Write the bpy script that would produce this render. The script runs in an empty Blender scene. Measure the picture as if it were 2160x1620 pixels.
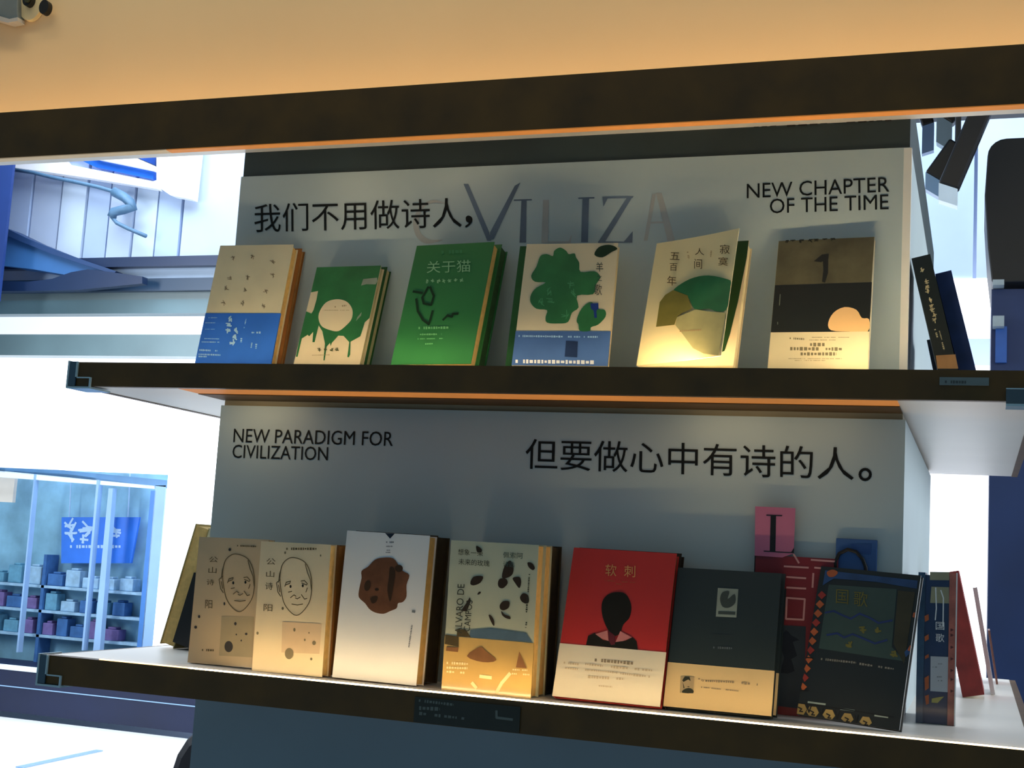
import bpy, math, random
from mathutils import Vector, Matrix
random.seed(7)
SC = bpy.context.scene
COL = SC.collection
V = Vector

# ---------------------------------------------------------------- camera
F = 2810.0
def _n(a): return V(a).normalized()
CY = _n((985, 420, F))                 # world Y (depth of the island) in camera axes (right, down, forward)
CX = -_n((-7963, -110, F)); CX = (CX - CX.dot(CY) * CY).normalized()
CZ = CX.cross(CY)
if CZ[1] > 0: CZ = -CZ
cam_d = bpy.data.cameras.new('camera'); cam = bpy.data.objects.new('camera', cam_d); COL.objects.link(cam)
R_ = V((CX[0], CY[0], CZ[0])); D_ = V((CX[1], CY[1], CZ[1])); W_ = V((CX[2], CY[2], CZ[2]))
M = Matrix.Identity(4)
for i, c in enumerate((R_, -D_, -W_)):
    for j in range(3): M[j][i] = c[j]
cam.matrix_world = M
cam_d.sensor_width = 36; cam_d.lens = F / 2160 * 36; cam_d.clip_start = .02; cam_d.clip_end = 100
SC.camera = cam

# ---------------------------------------------------------------- light and exposure
SC.view_settings.view_transform = 'Standard'; SC.view_settings.look = 'None'
SC.view_settings.exposure = 0; SC.view_settings.gamma = 1
SC.view_settings.use_curve_mapping = False
w = bpy.data.worlds.new('world'); SC.world = w; w.use_nodes = True
bg = w.node_tree.nodes['Background']; bg.inputs[0].default_value = (.42, .79, 1.0, 1); bg.inputs[1].default_value = .185
def area(name, loc, tgt, sx, sy, energy, col):
    l = bpy.data.lights.new(name, 'AREA'); l.shape = 'RECTANGLE'; l.size = sx; l.size_y = sy; l.energy = energy; l.color = col
    o = bpy.data.objects.new(name, l); COL.objects.link(o); o.location = loc
    o.rotation_euler = (V(tgt) - V(loc)).to_track_quat('-Z', 'Y').to_euler(); return o
area('added_back_light', (-2.0, 3.9, 2.6), (-2.0, 4.6, 0), 5.5, 1.4, 165, (.80, .90, 1.0))  # unseen light added overhead to brighten the back wall and table
area('daylight_left', (-4.6, 2.5, .9), (-1.2, 2.4, -.1), 1.2, 1.6, 100, (.86, .93, 1.0))
area('daylight_right', (2.6, 3.0, .9), (-.1, 2.4, .1), 1.2, 1.6, 75, (.90, .95, 1.0))
area('shop_ceiling_lamp', (-.6, .3, 2.1), (-.7, 1.9, .1), 1.6, .5, .6, (1.0, .80, .56))
area('added_header_light', (-.6, 1.62, 1.55), (-.6, 1.926, .85), 3.0, .06, 9, (1.0, .80, .50))  # unseen warm light added above to brighten the header wall
for lx, lz, e in ((-1.12, .222, .045), (-.35, .222, .03), (-.22, .222, .018), (-.98, .606, .016), (-.80, .606, .012)):
    area('panel_lamp', (lx, 1.845, lz), (lx, 1.925, lz - .12), .12, .02, e, (1.0, .74, .40))

# ---------------------------------------------------------------- helpers
def ray(p):
    d = V((p[0] - 1080, p[1] - 810, F)); return V((CX.dot(d), CY.dot(d), CZ.dot(d)))
def at(x, y, Y): r = ray((x, y)); return r * (Y / r[1])
def lin(c):
    return tuple(((v / 255) / 12.92 if v / 255 <= .04045 else ((v / 255 + .055) / 1.055) ** 2.4) for v in c)
MC = {}
def mat(name, rgb, rough=.6, var=.08, scale=30., bump=0., emit=0., metal=0., coat=0., alpha=None, trans=0.):
    if name in MC: return MC[name]
    m = bpy.data.materials.new(name); MC[name] = m; m.use_nodes = True
    nt = m.node_tree; b = nt.nodes['Principled BSDF']; c = lin(rgb)
    b.inputs['Roughness'].default_value = rough; b.inputs['Metallic'].default_value = metal
    b.inputs['Coat Weight'].default_value = coat; b.inputs['Coat Roughness'].default_value = .12
    b.inputs['Transmission Weight'].default_value = trans
    if rough > .5: b.inputs['Specular IOR Level'].default_value = .25
    tc = nt.nodes.new('ShaderNodeTexCoord'); no = nt.nodes.new('ShaderNodeTexNoise'); no.inputs['Scale'].default_value = scale
    no.inputs['Detail'].default_value = 5
    nt.links.new(tc.outputs['Object'], no.inputs['Vector'])
    rp = nt.nodes.new('ShaderNodeValToRGB'); rp.color_ramp.elements[0].position = .3; rp.color_ramp.elements[1].position = .7
    rp.color_ramp.elements[0].color = tuple(v * (1 - var) for v in c) + (1,)
    rp.color_ramp.elements[1].color = tuple(min(1, v * (1 + var)) for v in c) + (1,)
    nt.links.new(no.outputs['Fac'], rp.inputs['Fac']); nt.links.new(rp.outputs['Color'], b.inputs['Base Color'])
    if emit:
        nt.links.new(rp.outputs['Color'], b.inputs['Emission Color']); b.inputs['Emission Strength'].default_value = emit
    if bump:
        bp = nt.nodes.new('ShaderNodeBump'); bp.inputs['Strength'].default_value = bump; bp.inputs['Distance'].default_value = .002
        nt.links.new(no.outputs['Fac'], bp.inputs['Height']); nt.links.new(bp.outputs['Normal'], b.inputs['Normal'])
    return m

class MB:
    def __init__(s): s.v = []; s.f = []
    def add(s, vs, fs):
        k = len(s.v); s.v += [V(v) for v in vs]; s.f += [[i + k for i in f] for f in fs]; return s
    def box(s, a, b, fr=None):
        (x0, y0, z0), (x1, y1, z1) = a, b
        vs = [V((x, y, z)) for z in (z0, z1) for (x, y) in ((x0, y0), (x1, y0), (x1, y1), (x0, y1))]
        if fr: vs = [fr(v) for v in vs]
        return s.add(vs, [[3, 2, 1, 0], [4, 5, 6, 7], [0, 1, 5, 4], [1, 2, 6, 5], [2, 3, 7, 6], [3, 0, 4, 7]])
    def prism(s, pts, d):                       # closed outline pts (3-D) pushed along d
        n = len(pts); P = [V(p) for p in pts]
        s.add(P + [p + V(d) for p in P], [list(range(n))[::-1], list(range(n, 2 * n))] + [[i, (i + 1) % n, n + (i + 1) % n, n + i] for i in range(n)])
        return s
    def tube(s, pts, r, k=8, r1=None):
        P = [V(p) for p in pts]; base = len(s.v); n = len(P)
        for i, p in enumerate(P):
            t = (P[min(i + 1, n - 1)] - P[max(i - 1, 0)]).normalized()
            a = t.orthogonal().normalized() if i == 0 else (pa - t * pa.dot(t)).normalized()
            pa = a; b = t.cross(a); rr = r if r1 is None else r + (r1 - r) * i / (n - 1)
            for j in range(k):
                q = 2 * math.pi * j / k; s.v.append(p + a * rr * math.cos(q) + b * rr * math.sin(q))
        for i in range(n - 1):
            for j in range(k):
                s.f.append([base + i * k + j, base + i * k + (j + 1) % k, base + (i + 1) * k + (j + 1) % k, base + (i + 1) * k + j])
        s.f.append([base + j for j in range(k)][::-1]); s.f.append([base + (n - 1) * k + j for j in range(k)])
        return s
    def build(s, name, m, parent=None, bevel=0., smooth=False):
        off = ORG.get(parent, V((0, 0, 0))) if parent else V((0, 0, 0))
        me = bpy.data.meshes.new(name); me.from_pydata([tuple(v - off) for v in s.v], [], s.f); me.materials.append(m)
        o = bpy.data.objects.new(name, me); COL.objects.link(o)
        if parent: o.parent = parent; ORG[o] = off
        if smooth:
            for p in me.polygons: p.use_smooth = True
        if bevel:
            b = o.modifiers.new('bevel', 'BEVEL'); b.width = bevel; b.segments = 2; b.limit_method = 'ANGLE'
        me.update(); return o
ORG = {}
def thing(name, label, cat, loc, group=None):
    o = bpy.data.objects.new(name, None); COL.objects.link(o); o.location = loc; o.empty_display_size = .03
    ORG[o] = V(loc); o['label'] = label; o['category'] = cat
    if group: o['group'] = group
    return o
def tag(o, label, cat, group=None):
    o['label'] = label; o['category'] = cat
    if group: o['group'] = group
    return o
def struct(o): o['kind'] = 'structure'; return o

def smooth_closed(pts, k=5):
    out = []; n = len(pts)
    for i in range(n):
        p0, p1, p2, p3 = (V(pts[(i + j - 1) % n]) for j in range(4))
        for t in range(k):
            t /= k; out.append(tuple(.5 * ((2 * p1) + (p2 - p0) * t + (2 * p0 - 5 * p1 + 4 * p2 - p3) * t * t + (3 * p1 - p0 - 3 * p2 + p3) * t ** 3)))
    return out
def ell(cx, cy, rx, ry, rot=0, n=20):
    c, s_ = math.cos(rot), math.sin(rot)
    return [(cx + rx * math.cos(a) * c - ry * math.sin(a) * s_, cy + rx * math.cos(a) * s_ + ry * math.sin(a) * c) for a in (2 * math.pi * i / n for i in range(n))]
TXT = {}
def text_geo(s):
    if s in TXT: return TXT[s]
    cu = bpy.data.curves.new('t', 'FONT'); cu.body = s; cu.size = 1; cu.resolution_u = 3
    o = bpy.data.objects.new('t', cu); COL.objects.link(o)
    dg = bpy.context.evaluated_depsgraph_get(); dg.update()
    me = bpy.data.meshes.new_from_object(o.evaluated_get(dg))
    vs = [v.co.copy() for v in me.vertices]; fs = [list(p.vertices) for p in me.polygons]
    bpy.data.objects.remove(o); bpy.data.curves.remove(cu); bpy.data.meshes.remove(me)
    xs = [v.x for v in vs]; ys = [v.y for v in vs]
    x0, x1, y0, y1 = min(xs), max(xs), min(ys), max(ys)
    TXT[s] = ([((v.x - x0) / (x1 - x0), (v.y - y0) / (y1 - y0)) for v in vs], fs); return TXT[s]

class Surf:
    """a flat face that carries print: origin, two axes, outward normal; photo measurements are cast onto it"""
    def __init__(s, o, u, v, n, parent, conv=(0, 0, 1)):
        s.o, s.u, s.v, s.n, s.parent, s.conv = V(o), V(u), V(v), V(n), parent, conv
    def loc(s, p):
        x = s.conv[0] + p[0] * s.conv[2]; y = s.conv[1] + p[1] * s.conv[2]
        r = ray((x, y)); t = s.o.dot(s.n) / r.dot(s.n); q = r * t - s.o
        return q.dot(s.u), q.dot(s.v)
    def P(s, a, lift=.0006): return s.o + s.u * a[0] + s.v * a[1] + s.n * lift
    def clip(s, a):
        if hasattr(s, 'lim'): return (min(max(a[0], 0.0003), s.lim[0] - .0003), min(max(a[1], 0.0003), s.lim[1] - .0003))
        return a
    def polys(s, name, m, ps, lift=.0006):
        for k, p in enumerate(ps):
            q = [s.P(s.clip(s.loc(a)), lift + k * .00002) for a in p]
            o = MB().add(q, [list(range(len(q)))]).build(name, m, s.parent)
        return o
    def quads(s, name, m, qs, lift=.0006): return s.polys(name, m, qs, lift)
    def lines(s, name, m, ls, wpx, lift=.0008):
        b = MB(); cnt = 0
        wm = (V(s.loc((100, 100))) - V(s.loc((101, 100)))).length * wpx / 2
        for l in ls:
            q = [V(s.clip(s.loc(a))) for a in l]
            for i in range(len(q) - 1):
                d = q[i + 1] - q[i]
                if d.length < 1e-7: continue
                n = V((-d.y, d.x)).normalized() * wm; e = d.normalized() * wm * .5
                c = [q[i] - e - n, q[i + 1] + e - n, q[i + 1] + e + n, q[i] - e + n]; cnt += 1
                b.add([s.P(a, lift + (cnt % 25) * .000012) for a in c], [[0, 1, 2, 3]])
        o = b.build(name, m, s.parent); o['kind'] = 'stuff'; return o
    def text(s, name, m, items, lift=.001):           # items: (string, TL, TR, BL)
        for (st, tl, tr, bl) in items:
            b = MB()
            tl, tr, bl = V(s.loc(tl)), V(s.loc(tr)), V(s.loc(bl))
            vs, fs = text_geo(st)
            b.add([s.P(bl + (tr - tl) * x + (tl - bl) * y, lift) for x, y in vs], fs)
            o = b.build(name, m, s.parent)
        return o
    def dashes(s, name, m, rows, lift=.001):           # rows: (x0, y0, x1, y1, height) of print too small to read
        b = MB(); rnd = random.Random(3)
        for (x0, y0, x1, y1, h) in rows:
            L = math.hypot(x1 - x0, y1 - y0); dx, dy = (x1 - x0) / L, (y1 - y0) / L; t = 0
            while t < L:
                wd = min(h * rnd.uniform(.45, .95), L - t); k = rnd.uniform(.6, 1) * h / 2
                if rnd.random() > .12:
                    cs = [(x0 + dx * t + dy * k, y0 + dy * t - dx * k), (x0 + dx * (t + wd) + dy * k, y0 + dy * (t + wd) - dx * k),
                          (x0 + dx * (t + wd) - dy * k, y0 + dy * (t + wd) + dx * k), (x0 + dx * t - dy * k, y0 + dy * t + dx * k)]
                    b.add([s.P(s.clip(s.loc(c)), lift) for c in cs], [[0, 1, 2, 3]])
                t += wd + h * .3
        o = b.build(name, m, s.parent); o['kind'] = 'stuff'; return o
    def scrib(s, name, m, cs, size, wpx, lift=.001):   # brush characters too blurred to read
        rnd = random.Random(len(cs)); ls = []
        for (x, y) in cs:
            for k in range(5):
                a = rnd.choice((0, 0, math.pi / 2, .9, 2.2)) + rnd.uniform(-.2, .2); r = size * rnd.uniform(.25, .5)
                ox, oy = rnd.uniform(-.3, .3) * size, rnd.uniform(-.35, .35) * size
                ls.append([(x + ox - r * math.cos(a), y + oy - r * math.sin(a)), (x + ox + r * math.cos(a), y + oy + r * math.sin(a))])
        return s.lines(name, m, ls, wpx, lift)

# ---------------------------------------------------------------- numbers of the island
XL, XR = -1.195, -.0995           # central box
YF, YP, YB = 1.7712, 1.9214, 2.96 # shelf front, panel, back of box
RXL, RXR, RYB = -1.373, .062, 3.035
ZM0, ZM1 = .2285, .2680           # middle shelf
ZL0, ZL1 = -.2405, -.1966         # lower shelf
FLOOR = -1.35

# ---------------------------------------------------------------- materials
m_panel = mat('panel_white', (182, 198, 202), .45, .03, 6)
m_band = mat('header_dark', (46, 62, 66), .5, .25, 5)
m_white = mat('laminate_white', (232, 226, 218), .4, .02, 8)
m_fascia = mat('dark_walnut', (84, 57, 8), .45, .3, 14, .1)
m_ink = mat('ink', (14, 18, 18), .6, 0)
m_faint = mat('faint_letter', (104, 120, 140), .6, .25, 12)
m_faint2 = mat('fainter_letter', (176, 178, 178), .6, .15, 12)
m_page = mat('page_cream', (232, 192, 120), .8, .1, 120, .1)
m_clear = mat('clear_acrylic', (200, 225, 240), .08, 0, 5, trans=.85)
m_clear_edge = mat('acrylic_edge', (170, 200, 215), .15, 0, 5)
m_led = mat('led_warm', (255, 205, 138), .5, 0, 5, emit=9.)
m_led_mid = mat('led_warm_middle', (255, 205, 138), .5, 0, 5, emit=4.5)
m_led_top = mat('led_warm_canopy', (255, 204, 134), .5, 0, 5, emit=8.)
m_black = mat('black', (12, 12, 14), .5, .1)

# ---------------------------------------------------------------- room
struct(MB().box((-9, -3, FLOOR - .05), (4, 8, FLOOR)).build('floor', mat('floor_pale', (170, 172, 176), .35, .06, 3)))
# header wall above the island, lit from the light trough on the lintel
struct(MB().box((-2.6, 1.926, .705), (1.0, 1.98, 1.75)).build('wall_upper', mat('header_wall_paint', (236, 212, 172), .7, .03, 3)))
lint = struct(MB().box((-2.6, YF, .616), (1.0, 1.7892, .696)).build('trim_1', m_fascia))
tl = struct(MB().box((-2.6, 1.7925, .655), (1.0, 1.925, .661)).build('trim_2', m_white))
ls = MB()
ls.box((-2.5, 1.797, .664), (.95, 1.812, .672)); ls.build('light_strip', m_led_top, lint)

# back wall: a low dark ledge, frosted glazing, and boarded upper part
WY = 5.0
wb = MB(); wb.box((-9, WY + .35, FLOOR), (4, WY + .4, 2.6)); wall_b = struct(wb.build('wall_back', mat('back_wall', (196, 212, 236), .7, .05, 2)))
m_glow = mat('frosted_daylight', (250, 250, 255), .5, .01, 2, emit=1.6)
def wx(px, y=800): return at(px, y, WY)[0]
# luminous glazing left open where the clear window sits
win_c = [at(0, 982, WY), at(352, 1015, WY), at(318, 1366, WY), at(-20, 1388, WY)]
gx1 = -3.345; gz1 = .262; gz0 = -.52
win = MB()
win.box((gx1, WY, -.585), (4, WY + .03, .772)); g1 = win.build('window_2', m_glow); struct(g1)
g2 = MB().box((-9, WY, gz1), (gx1 - .001, WY + .03, .772)).build('glass_pane', m_glow, g1)
g3 = MB().box((-9, WY, .875), (4, WY + .03, .965)).build('glass_pane', mat('frosted_daylight_dim', (236, 241, 250), .5, .01, 2, emit=.85), g1)
g4 = MB().box((-.5, WY - .002, .966), (4, WY + .028, 1.09)).build('glass_pane', m_glow, g1)
# rails seen as grey bands left of the island
def rail(z0, z1, c, n, y0=.06, x1=-.6):
    return MB().box((-9, WY - y0, z0), (x1, WY + .03, z1)).build('rail', mat(n, c, .35, .12, 3), wall_b)
rail(.775, .872, (116, 140, 146), 'rail_grey')
rail(.967, 1.030, (104, 134, 144), 'rail_grey_blue'); rail(1.030, 1.062, (116, 134, 138), 'rail_stone')
rail(1.062, 1.118, (38, 62, 88), 'rail_slate', .09); rail(1.118, 1.168, (170, 192, 220), 'rail_pale', .07)
rail(1.168, 1.212, (26, 46, 80), 'rail_navy', .11)
# boards of the upper wall
seams = [-9, -4.75, -4.40, -4.232, -4.065, -3.92, -3.79, -3.655, -3.53, -3.40, -3.02, -2.6, -2.2, -1.8, -1.4, -1.0, -.6, -.33, -.03, .3, .7, 4]
m_boards = [mat('board_pale', (196, 212, 238), .6, .05, 4), mat('board_paler', (208, 224, 244), .6, .05, 4), mat('board_blue', (184, 204, 236), .6, .05, 4)]
for i in range(len(seams) - 1):
    z0 = 1.213 if seams[i] < -.65 else 1.092
    MB().box((seams[i] + .006, WY + .0 + .006 * (i % 2), z0), (seams[i + 1] - .006, WY + .06, 2.5)).build('panel', m_boards[i % 3], wall_b)

# window on the left, low
w1 = struct(MB().add([v + V((0, d, 0)) for d in (0,) for v in
     [at(-30, 975, WY), at(352, 1014, WY), at(352, 1030, WY), at(-30, 992, WY)]], [[0, 1, 2, 3]]).build('window_1', mat('window_frame_blue', (96, 146, 196), .4, .1, 6)))
def fbar(pts, m, name='window_frame', d=.05, Y=WY):
    return MB().prism([at(x, y, Y) for x, y in pts], (0, d, 0)).build(name, m, w1)
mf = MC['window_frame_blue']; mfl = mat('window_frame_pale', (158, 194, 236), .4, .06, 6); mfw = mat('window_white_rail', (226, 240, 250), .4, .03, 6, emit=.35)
fbar([(-30, 976), (352, 1013), (350, 1027), (-30, 990)], mf)
fbar([(328, 1024), (350, 1024), (322, 1368), (298, 1372)], mfl)
fbar([(-30, 990), (326, 1025), (326, 1031), (-30, 1004)], mfw, 'window_rail')
fbar([(72, 1000), (74, 1000), (38, 1376), (34, 1376)], mfl, 'mullion', .03, WY - .01)
fbar([(204, 1012), (209, 1012), (176, 1372), (172, 1372)], mfl, 'mullion', .03, WY - .01)
fbar([(229, 1030), (238, 1030), (210, 1374), (196, 1374)], mfl, 'mullion', .03, WY - .01)
fbar([(318, 1035), (329, 1035), (300, 1372), (288, 1372)], mat('window_reveal', (70, 128, 204), .4, .1, 6), 'window_reveal')
# what stands behind the glass
bk = MB().box((-9, WY + .16, -.62), (-3.2, WY + .18, .30)).build('wall_left', mat('courtyard_wall', (140, 190, 216), .8, .32, 5.5)); struct(bk)
m_shopb = [mat('box_teal', (96, 150, 178), .6, .2), mat('box_plum', (110, 96, 150), .6, .2), mat('box_sky', (150, 186, 214), .6, .2), mat('box_deep', (60, 104, 160), .6, .2)]
shelfz = [-.47, -.36, -.25]
rk = thing('storage_rack', 'blue rack of small goods seen through the low window at left', 'rack', (-3.9, WY + .12, -.5))
for z in shelfz: MB().box((-4.6, WY + .07, z - .02), (-3.42, WY + .155, z - .008)).build('shelf_board', m_shopb[2], rk)
for x in (-4.6, -4.0, -3.42): MB().box((x - .008, WY + .07, -.62), (x + .008, WY + .155, -.12)).build('upright', m_shopb[3], rk)
rnd = random.Random(5); k = 0; words = ['teal', 'plum', 'sky blue', 'deep blue']
order = ['first', 'second', 'third', 'fourth', 'fifth', 'sixth', 'seventh', 'eighth', 'ninth', 'tenth', 'eleventh', 'twelfth']
for si, z in enumerate(shelfz):
    x = -4.30
    for j in range(8):
        if -4.09 < x < -3.985: x = -3.985
        wd = rnd.uniform(.05, .085); h = rnd.uniform(.045, .085); c = rnd.randrange(4)
        b = MB().box((x, WY + .08, z - .0075), (x + wd, WY + .14, z + h - .01))
        b.box((x + wd * .25, WY + .09, z + h - .0101), (x + wd * .75, WY + .13, z + h))
        o = b.build('goods_box', m_shopb[c], None, .003)
        tag(o, '%s small box, %s from left, %s board of rack behind the glass' % (words[c], order[j], ('lowest', 'middle', 'top')[si]), 'box', 'boxes on the rack behind the window')
        x += wd + rnd.uniform(.015, .03)
        if x > -3.53: break
sg = thing('hanging_sign', 'bright blue rectangular sign with white characters inside the low left window', 'sign', at(205, 1140, WY + .10))
MB().prism([at(x, y, WY + .10) for x, y in ((130, 1091), (294, 1091), (276, 1188), (129, 1188))], (0, .012, 0)).build('sign_board', mat('sign_blue', (50, 120, 226), .4, .12, 9), sg)
SS = Surf(at(129, 1188, WY + .10), (1, 0, 0), (0, 0, 1), (0, -1, 0), sg)
SS.scrib('sign_lettering', mat('sign_white', (176, 208, 240), .5, .05), [(150, 1108), (185, 1112), (248, 1122), (150, 1128), (182, 1130)], 24, 3.5)
SS.dashes('sign_small_lettering', MC['sign_white'], [(148, 1153, 256, 1153, 7)])
MB().tube([at(146, 1092, WY + .105), at(146, 1020, WY + .105) + V((0, 0, .16))], .003, 6).build('hanger_wire', MC['sign_white'], sg)
MB().tube([at(270, 1092, WY + .105), at(270, 1020, WY + .105) + V((0, 0, .16))], .003, 6).build('hanger_wire', MC['sign_white'], sg)
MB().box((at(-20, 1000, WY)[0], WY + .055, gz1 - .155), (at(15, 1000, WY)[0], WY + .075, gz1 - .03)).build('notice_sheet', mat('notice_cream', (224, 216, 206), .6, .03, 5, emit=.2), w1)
# dark ledge in front of the window and the white table under it
ld = struct(MB().box((-9, WY - .30, -.770), (-2.2, WY + .1, -.600)).build('trim_3', mat('ledge_navy', (14, 26, 62), .5, .2, 3)))
MB().box((-9, WY - .31, -.598), (-2.2, WY - .2, -.590)).build('ledge_highlight', mfw, ld)  # bright highlight on the ledge top, built as a pale glowing strip
MB().box((-9, WY - .303, -.668), (-2.2, WY - .3005, -.664)).build('ledge_groove', mfl, ld)
tb = thing('white_table', 'long white table glaring in daylight at the lower left', 'table', (-3.4, 4.2, FLOOR))
MB().box((-6.0, 3.64, -.83), (-2.45, WY - .31, -.79)).build('table_top', mat('table_white', (246, 246, 248), .5, .01, 2), tb, .006)
for x in (-5.9, -2.55):
    for y in (3.75, 4.55): MB().box((x - .03, y - .03, FLOOR), (x + .03, y + .03, -.83)).build('leg', m_white, tb)
pen = thing('blue_ruler', 'thin pale blue ruler lying on the white table', 'ruler', at(125, 1600, 4.1))
def atz(x, y, z): r = ray((x, y)); return r * (z / r[2])
A_, B_ = atz(40, 1620, -.7895), atz(210, 1584, -.7895); dd = (B_ - A_).normalized().cross(V((0, 0, 1))) * .014
MB().prism([A_ - dd, B_ - dd, B_ + dd, A_ + dd], (0, 0, .004)).build('ruler_blade', mat('ruler_blue', (140, 172, 214), .4, .05), pen)
# black padded chair, its back just showing behind the island
ch = thing('padded_chair', 'black padded chair back peeping out beside the base of the island', 'chair', (-2.25, 3.6, FLOOR))
c0 = at(432, 1600, 3.5); ZT = at(415, 1532, 3.5)[2]
bb = MB(); N = 20
prof = []
for i in range(N):
    a = 2 * math.pi * i / N; ca, sa = math.cos(a), math.sin(a)
    prof.append(V((c0.x + .02 + .15 * math.copysign(abs(ca) ** .8, ca), 3.5, ZT - .235 + .235 * math.copysign(abs(sa) ** .85, sa))))
bb.prism(prof, (0, .07, 0)).build('backrest', mat('chair_black', (18, 20, 28), .6, .2), ch, .03)
cx = c0.x + .02
MB().box((cx - .2, 3.04, -.94), (cx + .2, 3.49, -.88)).build('seat', MC['chair_black'], ch, .02)
for sx in (-.17, .17):
    for y in (3.08, 3.45): MB().tube([(cx + sx, y, FLOOR), (cx + sx * .9, y, -.93)], .013).build('leg', m_black, ch)

# upper-left details on the back wall: ceiling window, canopy, cable
sky = thing('slanting_window', 'blue slanting strip window with white frame high at left', 'window', at(220, 350, WY - .05))
def wp(pts, m, name, parent, Y=WY - .06, d=.05): return MB().prism([at(x, y, Y) for x, y in pts], (0, d, 0)).build(name, m, parent)
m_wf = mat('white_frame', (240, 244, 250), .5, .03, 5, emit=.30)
wp([(20, 300), (100, 292), (140, 346), (320, 382), (330, 398), (180, 374), (22, 352)], m_wf, 'frame', sky)
wp([(330, 300), (418, 300), (404, 420), (360, 412), (318, 384), (330, 380)], m_wf, 'frame', sky)
wp([(92, 300), (190, 300), (326, 358), (322, 378), (200, 352)], mat('blue_glass', (44, 110, 220), .15, .12, 8), 'pane', sky, WY - .04)
wp([(180, 300), (212, 300), (326, 350), (327, 360), (200, 334)], m_wf, 'glazing_bar', sky, WY - .07)
wp([(214, 300), (336, 300), (326, 348)], mat('navy_glass', (38, 72, 150), .15, .3, 9), 'pane', sky, WY - .04)
cab = thing('trailing_cable', 'dark wavy cable hanging against the pale boards at upper left', 'cable', at(250, 420, WY - .07))
pts = [(22, 357), (70, 364), (110, 374), (160, 384), (205, 394), (240, 404), (262, 416), (276, 428), (282, 436), (262, 442), (240, 447), (236, 458), (246, 470), (270, 482), (308, 498)]
MB().tube([at(x, y, WY - .07) for x, y in pts], .009, 8).build('cable_run', mat('cable_slate', (92, 130, 164), .5, .1), cab, smooth=True)
MB().tube([at(x, y, WY - .07) for x, y in pts[5:12]], .022, 8).build('cable_clamp', MC['cable_slate'], cab, smooth=True)
cn = thing('curved_canopy', 'blue curved canopy sweeping down to the rails at left', 'canopy', at(60, 540, WY - .1))
wp([(-30, 470), (8, 482), (60, 510), (120, 530), (180, 553), (240, 574), (200, 580), (140, 580), (70, 568), (-30, 556)], mat('canopy_blue', (60, 112, 172), .5, .18, 4), 'canopy_panel', cn, WY - .14, .1)
wp([(-30, 466), (6, 478), (60, 504), (120, 528), (180, 550), (245, 572), (238, 578), (170, 556), (110, 536), (50, 512), (-30, 478)], mat('canopy_edge', (36, 66, 112), .5, .1, 4), 'canopy_edge', cn, WY - .16, .13)
wp([(-30, 592), (60, 594), (110, 588), (150, 574), (185, 568), (235, 574), (300, 583), (300, 598), (240, 604), (160, 612), (60, 614), (-30, 614)], MC['rail_navy'], 'canopy_beam', cn, WY - .17, .04)
pl = struct(MB().box((-5.5, WY - .3, .98), (at(22, 400, WY - .3)[0], WY - .285, 2.4)).build('trim_4', mat('post_blue', (28, 58, 124), .5, .15, 4)))

# right: tall dark cabinet, slanted books beyond, hanging fittings
cb = thing('tall_cabinet', 'tall navy and black cabinet at the right edge behind the island', 'cabinet', (.3, 3.9, FLOOR))
CYY = 3.9; x0 = at(2088, 900, CYY)[0]
MB().box((x0, CYY, FLOOR), (x0 + .9, CYY + .4, at(2090, 610, CYY)[2])).build('lower_body', mat('cabinet_navy', (22, 44, 86), .5, .25, 3), cb)
zt_ = at(2085, 300, CYY)[2]; zb_ = at(2090, 600, CYY)[2]; r = .05; pf = [V((x0 + .9, CYY - .03, zb_)), V((x0, CYY - .03, zb_)), V((x0 - .012, CYY - .03, zb_ + .1)), V((x0 - .022, CYY - .03, zb_ + .25))]
xl_ = x0 - .016
for i in range(6): a = math.pi - i * math.pi / 10; pf.append(V((xl_ + r + r * math.cos(a), CYY - .03, zt_ - r + r * math.sin(a))))
pf += [V((xl_ + r + .1, CYY - .03, zt_)), V((xl_ + .20, CYY - .03, zt_ + .35)), V((x0 + .9, CYY - .03, zt_ + .35))]
MB().prism(pf, (0, .4, 0)).build('upper_body', mat('cabinet_black', (10, 15, 22), .5, .2, 3), cb, .004)
for (a, b_, c, d_) in ((2094, 592, 2118, 603), (2094, 668, 2118, 690)):
    p, q = at(a, b_, CYY - .035), at(c, d_, CYY - .035)
    MB().box((p.x, CYY - .05, q.z), (q.x, CYY - .001, p.z)).build('hinge', mat('hinge_grey', (150, 165, 175), .4, .1), cb)
MB().box((at(2100, 700, CYY)[0], CYY - .012, at(2100, 766, CYY)[2]), (at(2124, 700, CYY)[0], CYY - .0005, at(2100, 690, CYY)[2])).build('door_strip', mat('strip_blue', (36, 84, 160), .4, .1), cb)
HY = 3.6
rail_o = struct(MB().box((-.6, HY - .05, 1.5), (.6, HY + .85, 1.54)).build('trim_5', m_black))
def head(p0, p1, wpx, label, tip, Y=HY, tl=36):
    a, b = at(*p0, Y), at(*p1, Y); d = (b - a).normalized(); nn = d.cross(V((0, 1, 0))).normalized()
    W = wpx / F * Y / 2
    t = thing('slanted_spotlight', label, 'spotlight', a, 'angled spotlights at the upper right')
    MB().prism([a - nn * W, b - nn * W, b + nn * W, a + nn * W], (0, W * 1.6, 0)).build('housing', mat('spot_navy', (7, 10, 20), .4, .2), t, .006)
    e = b + V((0, 0, -tl / F * Y))
    MB().prism([b - nn * W * .95, e - nn * W * .95, e + nn * W * .95, b + nn * W * .95], (0, W * 1.5, 0)).build('light_shield', mat(tip[0], tip[1], .3, .1, 8), t)
    c = a + V((0, W, 0)); MB().tube([c, (c.x, c.y, 1.5)], .008).build('stem', m_black, t)
head((2080, 205), (2000, 392), 42, 'longest black slanted spotlight, nearest to the dark cabinet', ('tip_white', (205, 225, 245)))
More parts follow.
